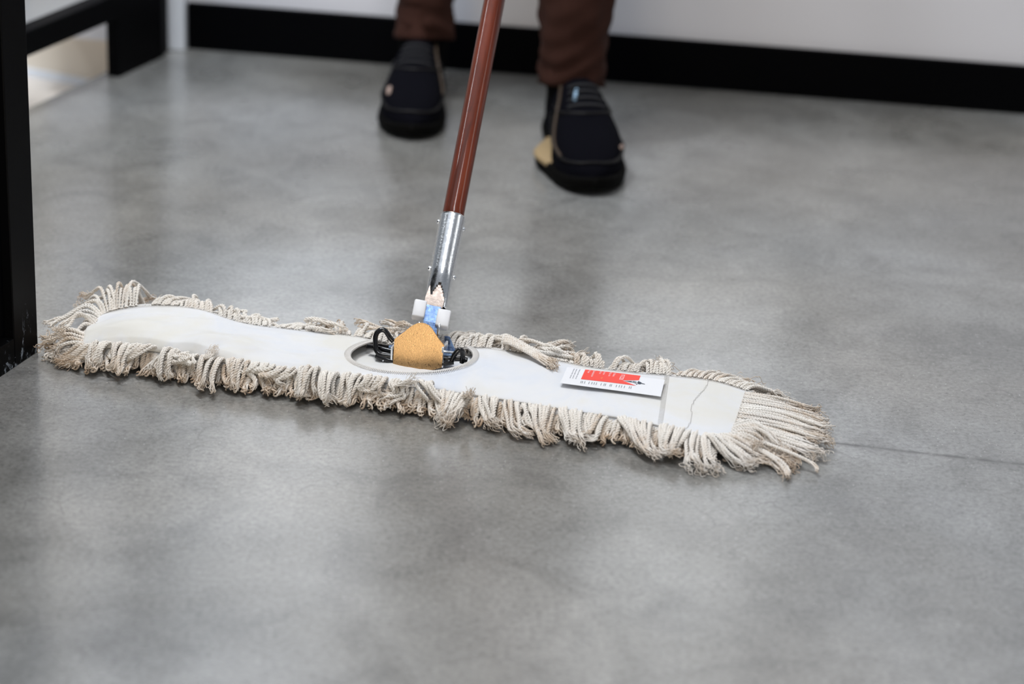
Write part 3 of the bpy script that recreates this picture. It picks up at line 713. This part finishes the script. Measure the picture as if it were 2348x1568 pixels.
# flat tongue inside the socket mouth and the strap below it
def strip(name, rowsp, mat, th=.0022):
    bm = bmesh.new(); ring = []
    for y, xl, xr, fo in rowsp:
        s_ = on_axis(y); c = PV + hd * s_; d_ = depth(c)
        cx = 1174 + FPX * ((c - CP) @ RT) / d_
        l = c + hr * (xl - cx) * d_ / FPX + hf * fo; r = c + hr * (xr - cx) * d_ / FPX + hf * fo
        ring.append([bm.verts.new(l), bm.verts.new(r), bm.verts.new(r - hf * th), bm.verts.new(l - hf * th)])
    for a, b in zip(ring, ring[1:]):
        for k in range(4): bm.faces.new((a[k], a[(k + 1) % 4], b[(k + 1) % 4], b[k]))
    bm.faces.new(ring[0]); bm.faces.new(ring[-1]); o = bm_obj(name, bm, mat, smooth=False); adopt(mop, o); return o
strip('tongue', [(648, 994, 1010, .0075), (666, 983, 1016, .0072), (690, 974, 1018, .0062), (706, 972, 1014, .0052)], M_pink)
strip('strap', [(703, 974, 1011, .0053), (742, 970, 1001, .0045), (770, 970, 1001, .002), (800, 972, 1002, -.004)], M_spang, .003)
for cx, cy, hw in ((960.5, 719, 14.5), (1015.5, 730, 15.5)):
    s_ = on_axis(cy); c = PV + hd * s_; d_ = depth(c); c0 = 1174 + FPX * ((c - CP) @ RT) / d_
    c = c + hr * (cx - c0) * d_ / FPX + hf * .002
    bm = bmesh.new(); oriented_box(bm, c, hr, hf, hd, hw * 2 * d_ / FPX, .015, 43 * d_ / FPX, .0022)
    o = bm_obj('plastic_block', bm, M_plastic); adopt(mop, o)
mb = MB(); mb.tube([D(1008, 742, dP - .004), D(1005, 758, dP - .003), D(1001, 790, dP)], .0013, 10); adopt(mop, mb.build('pin', M_galv))
mb = MB(); mb.tube([D(962, 738, dP - .004), D(961, 758, dP - .003), D(960, 785, dP)], .0013, 10); adopt(mop, mb.build('pin', M_galv))
# gold plate facing the camera
mopd = nrm((G(1300, 900) - G(500, 790)) * [1, 1, 0])
gn = nrm(np.array([mopd[1], -mopd[0], 0]) + np.array([0, 0, .22])); GP0 = G(960, 848, .019)
gpx = [(901, 841), (901, 831), (904, 778), (916, 768), (929, 759), (939, 751), (948, 745), (956, 741.5), (964, 740), (974, 741.5), (983.5, 746), (990, 753), (996, 762), (1005, 776), (1018, 792), (1015, 815), (1013, 835), (1012, 843), (985, 850), (960, 851), (935, 848)]
def plate(name, pts, p0, nn_, th, mat, bev=.0005):
    bm = bmesh.new(); f = [bm.verts.new(PL(x, y, p0, nn_)) for x, y in pts]; b = [bm.verts.new(Vector(v.co) - Vector(nn_ * th)) for v in f]
    bm.faces.new(f); bm.faces.new(b[::-1]); n_ = len(f)
    for k in range(n_): bm.faces.new((f[k], f[(k + 1) % n_], b[(k + 1) % n_], b[k]))
    if bev:
        es = [e for e in bm.edges if all(v in f for v in e.verts)]; bmesh.ops.bevel(bm, geom=es, offset=bev, segments=2, affect='EDGES')
    o = bm_obj(name, bm, mat, smooth=False); adopt(mop, o); return o
plate('swivel_plate', gpx, GP0, gn, .0020, M_gold)
# bracket side cheeks, wings, lower clamp
mz = np.array([0, 0, 1.0]); mn = np.array([mopd[1], -mopd[0], 0])
def bp(x, y, back): return PL(x, y, GP0 - gn * back, gn)
plate('bracket_wing', [(1018, 800), (1019, 771), (1030, 772), (1044, 805), (1036, 828), (1018, 828)], GP0 - gn * .030, gn, .002, M_spang)
plate('bracket_wing', [(905, 790), (913, 768), (927, 759), (930, 790)], GP0 - gn * .012, gn, .002, M_spang)
for x in (1019.5, 903):
    c = bp(x, 812, .011); bm = bmesh.new(); oriented_box(bm, c, mopd, mn, mz, .0024, .020, .026, .0004); adopt(mop, bm_obj('bracket_cheek', bm, M_galv, smooth=False))
plate('clamp_plate', [(886, 809), (892, 792), (904, 791), (904, 811)], GP0 - gn * .014, gn, .003, M_spang)
plate('clamp_plate', [(1022, 829), (1022, 811), (1038, 811), (1034, 829)], GP0 - gn * .014, gn, .003, M_spang)
def wire(name, pts, r, back, mat=M_wire, n_=60):
    P = [bp(x, y, b if b is not None else back) for x, y, b in pts]; mb = MB(); mb.tube(catmull(P, n_), r, 14); o = mb.build(name, mat); adopt(mop, o); return o
wire('wire_loop', [(902, 783, .016), (893, 772, .015), (884, 759, .013), (875, 756, .012), (866, 761, .010), (861, 772, .008), (861, 788, .006), (862, 800, .005), (868, 810, .004), (880, 815, .004), (903, 818, .005)], .0030, 0)
wire('wire_loop', [(1035, 830, .006), (1041, 815, .006), (1050, 804, .006), (1057, 802, .007), (1061, 808, .009), (1061, 820, .011), (1059, 832, .012)], .0029, 0)
wire('frame_wire', [(843, 794, .016), (862, 797, .014), (903, 806, .012), (960, 815, .012), (1020, 822, .012), (1050, 822, .014), (1072, 826, .016)], .0033, 0)
wire('frame_wire', [(862, 815, .004), (885, 824, .004), (905, 829, .005), (960, 838, .006), (1014, 833, .006), (1040, 829, .008)], .0034, 0)
wire('pin', [(1018, 806, .012), (1028, 807, .012), (1043, 809, .010)], .0016, 0, M_galv, 12)
wire('bolt', [(877, 822, .004), (882, 826, .003)], .0026, 0, M_galv, 6)
plate('frame_tab', [(866, 798), (866, 788), (892, 792), (888, 809), (866, 806)], GP0 - gn * .016, gn, .003, M_wire)
# small black specks of grit lie on the cover
# ---------------------------------------------------------------- person
def shoe(toe, yaw_dir, side, scale=1.0):
    """side +1: inner (arch) side at local +x"""
    fy = nrm([yaw_dir[0], yaw_dir[1], 0]); fx = np.array([-fy[1], fy[0], 0]) 
    Ls = .295 * scale; heel = toe - fy * Ls
    def W(x, s, z): return heel + fx * x * scale + fy * s * Ls + np.array([0, 0, z * scale])
    ss = [0, .03, .08, .16, .28, .40, .52, .64, .74, .83, .90, .95, .985, 1.0]
    wl = [.012, .026, .033, .036, .036, .038, .043, .048, .050, .0455, .0375, .028, .016, .003]
    ht = [.078, .098, .106, .110, .112, .112, .102, .088, .075, .066, .056, .046, .036, .026]
    n_ = 30; sN = np.linspace(0, 1, 44); sN = .5 - .5 * np.cos(sN * math.pi)
    wN = np.interp(sN, ss, wl); hN = np.interp(sN, ss, ht)
    k = np.array([.2, .6, .2])
    wN[1:-1] = np.convolve(wN, k, 'valid'); hN[1:-1] = np.convolve(hN, k, 'valid')
    cx = lambda s: .006 * side * math.sin(s * math.pi) * (-1) + .004 * side * s     # slight banana shape
    up = []; uf = []; q = 25
    for i, s in enumerate(sN):
        for k_ in range(q):
            a = math.pi * k_ / (q - 1); c_, s_ = math.cos(a), math.sin(a)
            ex = .62 if s > .5 else .5
            x = wN[i] * math.copysign(abs(c_) ** .8, c_) * (1 - (.26 if s < .45 else .26 * max(0, 1 - (s - .45) * 4)) * s_ ** 2)
            z = .022 + (hN[i] - .022) * s_ ** ex * (1.0)
            up.append(W(cx(s) + x, s * .97 + .012, z))
    for i in range(len(sN) - 1):
        for k_ in range(q - 1): uf.append((i * q + k_, i * q + k_ + 1, (i + 1) * q + k_ + 1, (i + 1) * q + k_))
    U = mesh_obj('sneaker', up, uf, M_shoe)
    # sole
    def sole(name, s_a, s_b, z0, z1, grow, mat, xs=None, m=60):
        sv_ = np.linspace(0, 1, m); rows_ = []; v = []; f = []
        sv_ = s_a + (s_b - s_a) * (.5 - .5 * np.cos(sv_ * math.pi)); wS = np.interp(sv_, ss, wl)
        prof = [(-.003, z0), (0.0, z0 + .25 * (z1 - z0)), (.001, z0 + .6 * (z1 - z0)), (-.001, z1)]
        for i, s in enumerate(sv_):
            g_ = grow * ((math.sin(math.pi * i / (m - 1)) ** .5) if xs is not None else 1) + .004 * math.exp(-((s - .55) / .2) ** 2); fl_ = .017 * math.exp(-((s - .54) / .14) ** 2) if scale > 1 else 0
            lift = .012 * max(0, (s - .78) / .22) ** 2 + .006 * max(0, (.08 - s) / .08)
            ringp = []
            for sgn in (1, -1):
                pr = prof if sgn == 1 else prof[::-1]
                for o_, z in pr:
                    x = sgn * (wS[i] + g_ + o_ + (fl_ * (1 - .5 * max(0, z - .02) / .02) if sgn == side else 0))
                    if xs is not None and sgn != xs: x = sgn * (wS[i] * .5)
                    ringp.append(W(cx(s) + x, s * 1.02 - .01, max(z, 0) + lift * (1 if z < z1 else .6)))
            v += ringp
        r_ = 8
        for i in range(m - 1):
            for k_ in range(r_): f.append((i * r_ + k_, i * r_ + (k_ + 1) % r_, (i + 1) * r_ + (k_ + 1) % r_, (i + 1) * r_ + k_))
        f.append(tuple(range(r_))); f.append(tuple((m - 1) * r_ + k_ for k_ in range(r_)))
        o = mesh_obj(name, v, f, mat); o.parent = U; return o
    sole('outsole', 0, 1, .0, .021, .0020, M_sole); 
    sole('foam_wedge', .36 if scale > 1 else .2, .72 if scale > 1 else .30, .013, .023, .0040 if scale > 1 else .002, M_cream, xs=side, m=24)
    # side overlay band, toe ridge, tongue, laces, badges
    def surf(s, a, lift=.0012):
        i = float(np.interp(s, sN, np.arange(len(sN)))); k_ = int(i); w_ = np.interp(s, sN, wN); h_ = np.interp(s, sN, hN); c_, s_ = math.cos(a), math.sin(a)
        x = (w_ + lift) * math.copysign(abs(c_) ** .8, c_) * (1 - (.26 if s < .45 else .26 * max(0, 1 - (s - .45) * 4)) * s_ ** 2); z = .022 + (h_ + lift - .022) * max(0, s_) ** (.62 if s > .5 else .5)
        return W(cx(s) + x, s * .97 + .012, z)
    def band(name, pts, r, mat):
        mb = MB(); mb.tube(catmull([surf(s, a) for s, a in pts], 50), r * scale, 8); o = mb.build(name, mat); o.parent = U; return o
    band('overlay', [(.40, .35), (.52, .55), (.62, .95), (.665, 1.57), (.62, 2.2), (.52, 2.6), (.40, 2.8)], .0022, M_shoe2)
    band('overlay', [(.35, .15), (.6, .18), (.75, .30), (.88, .35), (.95, .8), (.962, 1.57), (.95, 2.34), (.88, 2.8), (.75, 2.84), (.6, 2.96), (.35, 3.0)], .0020, M_shoe2)
    for s in (.44, .49, .54, .59):
        band('lace', [(s, 1.0), (s + .012, 1.3), (s + .015, 1.57), (s + .012, 1.85), (s, 2.14)], .0024, M_lace)
    def patch(name, s, a, ds, da, mat):
        mb = MB(); mb.add([surf(s - ds, a - da, .003), surf(s + ds, a - da * .2, .003), surf(s + ds, a + da, .003), surf(s - ds, a + da * .2, .003),
                           surf(s - ds, a - da, .0), surf(s + ds, a - da * .2, .0), surf(s + ds, a + da, .0), surf(s - ds, a + da * .2, .0)],
                          [(0, 1, 2, 3), (7, 6, 5, 4), (0, 4, 5, 1), (1, 5, 6, 2), (2, 6, 7, 3), (3, 7, 4, 0)]); o = mb.build(name, mat, smooth=False); o.parent = U
    return U, surf, patch, W
person = empty('person', tuple((G(938, 318) + G(1350, 442)) / 2 + np.array([0, .15, 0]))); tag(person, 'person in brown trousers and black sneakers standing behind the mop', 'person')
UA, sA, pA, WA = shoe(G(934, 324), (-.045, -1), +1, .97)      # photo left: inner side towards +x (right)
UB, sB, pB, WB = shoe(G(1364, 452), (.15, -1), -1, 1.05)
for U in (UA, UB): adopt(person, U)
print('shoe fx check', WA(.05, .5, 0) - WA(0, .5, 0))
pA('badge', .80, 2.35, .022, .12, M_dot); pB('badge', .80, .45, .018, .12, M_dot); pB('tab', .525, 1.85, .035, .09, M_refl)

M_pipe = newmat('brown_piping', (.055, .036, .022), .6)
for (S_, U_, pts_) in ((sB, UB, [(.32, 2.35), (.45, 2.55), (.60, 2.72), (.75, 2.78), (.86, 2.80)]), (sA, UA, [(.30, .75), (.45, .6), (.6, .42), (.72, .38)])):
    mb = MB(); mb.tube(catmull([S_(a, b) for a, b in pts_], 40), .0024, 8); o = mb.build('piping', M_pipe); o.parent = UA if U_ is UA else UB; o.matrix_parent_inverse = Matrix.Identity(4)
ankA = WA(0, .20, .10); ankB = WB(0, .20, .10)
for a_ in (ankA, ankB):
    mb = MB(); mb.tube([a_ + [0, 0, -.05], a_ + [0, 0, -.01], a_ + [0, .005, .04], a_ + [0, .01, .10]], np.array([.034, .0385, .037, .036]), 28); adopt(person, mb.build('sock', M_sock))
hip = (ankA + ankB) / 2 + np.array([0.0, .10, 0]); hip[2] = .93
def leg(mb, ank, hipx, r_hem, seed, hz, knee_fwd):
    hp = hip + np.array([hipx, 0, -.02]); kn = (ank + hp) / 2 + np.array([0, -knee_fwd, 0]); kn[2] = .50
    path = catmull([ank + [0, 0, hz - .10], ank + [0, .01, .12], kn, hp], 110); path[:, 2] = np.linspace(path[0, 2], hp[2], 110)
    n_ = 48; v = []
    for i, p in enumerate(path):
        f = i / 109; z = p[2]; R_ = np.interp(z, [hz, .14, .30, .48, .60, .85], [r_hem, r_hem * .99, r_hem * 1.22, r_hem * 1.25, r_hem * 1.42, r_hem * 1.75])
        for k in range(n_):
            a = 2 * math.pi * k / n_; near = max(0, 1 - (z - hz) / .20)
            wz = z + .012 * math.sin(a * 1 + seed)
            wr = .0026 * math.sin(wz * 170 + 2.6 * math.sin(a + seed) + 1.5 * math.sin(2 * a) + seed) * near + .006 * noise.noise(Vector((math.cos(a) * 2, math.sin(a) * 2 + seed, z * 22))) * (1 if z < .7 else 0)
            r = R_ + wr
            dz = -.012 * math.cos(a - math.pi * .5) * (1 if i == 0 else max(0, 1 - i / 8))     # hem dips at the back
            v.append(p + np.array([r * math.cos(a), r * 1.12 * math.sin(a), dz]))
    f_ = [(i * n_ + k, i * n_ + (k + 1) % n_, (i + 1) * n_ + (k + 1) % n_, (i + 1) * n_ + k) for i in range(109) for k in range(n_)]
    # hem turned inwards
    b = len(v)
    for k in range(n_):
        p = v[k]; c = path[0]; v.append(c + (p - c) * .93 + np.array([0, 0, .002]))
    for k in range(n_): v.append(v[b + k] + np.array([0, 0, .05]))
    for k in range(n_):
        k2 = (k + 1) % n_; f_.append((k, b + k, b + k2, k2)); f_.append((b + k, b + n_ + k, b + n_ + k2, b + k2))
    f_.append(tuple(109 * n_ + k for k in range(n_)))
    mb.add(v, f_)
tr = MB(); leg(tr, ankA, -.09, .0445, 1.0, .098, .03); leg(tr, ankB, .09, .0505, 4.0, .085, .05)
hv = []; hf_ = []
for i in range(14):
    f = i / 13; z = .80 + .20 * f; rx = np.interp(f, [0, .3, 1], [.155, .175, .15]); ry = np.interp(f, [0, .4, 1], [.10, .125, .105])
    for k in range(32):
        a = 2 * math.pi * k / 32; hv.append(np.array([hip[0] + rx * math.cos(a), hip[1] + ry * math.sin(a), z]))
for i in range(13):
    for k in range(32): hf_.append((i * 32 + k, i * 32 + (k + 1) % 32, (i + 1) * 32 + (k + 1) % 32, (i + 1) * 32 + k))
hf_.append(tuple(range(32))); hf_.append(tuple(13 * 32 + k for k in range(32))); tr.add(hv, hf_)
adopt(person, tr.build('trousers', M_trouser))
# body: one continuous skinned figure, legs inside the trousers
def skin(name, pts, edges, radii, root, mat, sub=1):
    me = bpy.data.meshes.new(name); me.from_pydata([tuple(map(float, p)) for p in pts], edges, []); me.materials.append(mat)
    o = bpy.data.objects.new(name, me); col.objects.link(o); m_ = o.modifiers.new('skin', 'SKIN'); sk = me.skin_vertices[0].data if me.skin_vertices else None
    if sk is None:
        bpy.context.view_layer.objects.active = o
    for i, r in enumerate(radii):
        s_ = me.skin_vertices[0].data[i]; s_.radius = (r, r) if not isinstance(r, tuple) else r; s_.use_root = (i == root)
    sb = o.modifiers.new('sub', 'SUBSURF'); sb.levels = sub; sb.render_levels = sub + 1
    return o
hgA = PV + hd * 1.22; hgB = PV + hd * 1.02          # where the hands hold the pole
sh = hip + np.array([0, -.06, .50]); nk = sh + np.array([0, -.03, .09]); hdp = nk + np.array([0, -.05, .13])
pts = [hip, hip + [0, -.02, .2], sh, nk, hdp, hdp + np.array([0, 0, .08]),
       sh + [-.19, 0, -.02], sh + [.19, 0, -.02]]
rad = [(.13, .09), (.125, .085), (.13, .08), .052, .085, .07, .052, .052]; edges = [(0, 1), (1, 2), (2, 3), (3, 4), (4, 5), (2, 6), (2, 7)]
def addp(p, r, parent_i): pts.append(np.array(p, float)); rad.append(r); edges.append((parent_i, len(pts) - 1)); return len(pts) - 1
for si, shp, hg, sgn in ((6, sh + [-.19, 0, -.02], hgB, -1), (7, sh + [.19, 0, -.02], hgA, 1)):
    wr = hg + np.array([sgn * .055, .045, .02]); el_ = (shp + wr) / 2 + np.array([sgn * .09, .06, -.10])
    e_ = addp(el_, .038, si); w_ = addp(wr, .025, e_); pm = addp(hg + np.array([sgn * .042, .014, .004]), (.030, .018), w_)
    for q in range(4):      # four fingers curled round the pole
        c = hg + hd * (.030 - .020 * q); a0 = addp(c + np.array([sgn * .026, -.016, 0]), .0088, pm); a1 = addp(c + np.array([sgn * .002, -.027 + .001 * q, 0]), .0082, a0); addp(c + np.array([-sgn * .018, -.014, 0]), .0075, a1)
    th_ = addp(hg + np.array([sgn * .024, .022, .03]), .0095, pm); addp(hg + np.array([-sgn * .004, .024, .045]), .0085, th_)
for ank, sx in ((ankA, -.09), (ankB, .09)):
    hp = hip + np.array([sx, 0, -.05]); kn = (ank + hip + np.array([sx, 0, -.02])) / 2 + np.array([0, -.03 if sx < 0 else -.05, 0]); kn[2] = .50
    h_ = addp(hp, .060, 0); k_ = addp(kn, .032, h_); a_ = addp(ank + [0, .005, -.02], .030, k_); fy = nrm(((G(934, 324) - ankA) if sx < 0 else (G(1364, 452) - ankB)) * [1, 1, 0]); addp(ank + fy * .09 + np.array([0, 0, -.06]), .026, a_)
body = skin('body', pts, edges, rad, 0, M_skin); adopt(person, body)
# sweater over torso and arms
spts = [hip + np.array([0, 0, -.03]), hip + [0, -.02, .2], sh - np.array([0, 0, .02])]; srad = [(.150, .112), (.145, .105), (.150, .098)]; sed = [(0, 1), (1, 2)]
for sgn, hg in ((-1, hgB), (1, hgA)):
    shp = sh + np.array([sgn * .19, 0, -.02]); wr = hg + np.array([sgn * .062, .055, .02]); el_ = (shp + wr) / 2 + np.array([sgn * .09, .06, -.10])
    b = len(spts); spts += [shp, el_, wr]; srad += [.066, .052, .040]; sed += [(2, b), (b, b + 1), (b + 1, b + 2)]
adopt(person, skin('sweater', spts, sed, srad, 0, M_sweat))
# face and hair
hb = bmesh.new(); bmesh.ops.create_uvsphere(hb, u_segments=32, v_segments=20, radius=1.0)
for v in hb.verts: v.co = Vector((v.co.x * .088, v.co.y * .10, v.co.z * .115)) + Vector(hdp + np.array([0, .022, .065]))
hb.faces.ensure_lookup_table(); bmesh.ops.delete(hb, geom=[v for v in hb.verts if v.co.y < hdp[1] - .035 and v.co.z < hdp[2] + .10], context='VERTS')
ho = bm_obj('hair', hb, M_hair); adopt(person, ho)
for sx in (-1, 1):
    eb = bmesh.new(); bmesh.ops.create_uvsphere(eb, u_segments=16, v_segments=10, radius=.012); bmesh.ops.translate(eb, verts=eb.verts, vec=Vector(hdp + np.array([sx * .032, -.073, .045]))); adopt(person, bm_obj('eye', eb, M_plastic))
mb = MB(); mb.tube(catmull([hdp + [0, -.078, .05], hdp + [0, -.092, .025], hdp + [0, -.100, .008], hdp + [0, -.085, .0]], 12), np.linspace(.007, .012, 12), 10); adopt(person, mb.build('nose', M_skin))
mb = MB(); mb.tube(catmull([hdp + [-.024, -.070, -.025], hdp + [0, -.080, -.028], hdp + [.024, -.070, -.025]], 12), .005, 8); adopt(person, mb.build('mouth', newmat('lips', (.40, .14, .12), .5)))
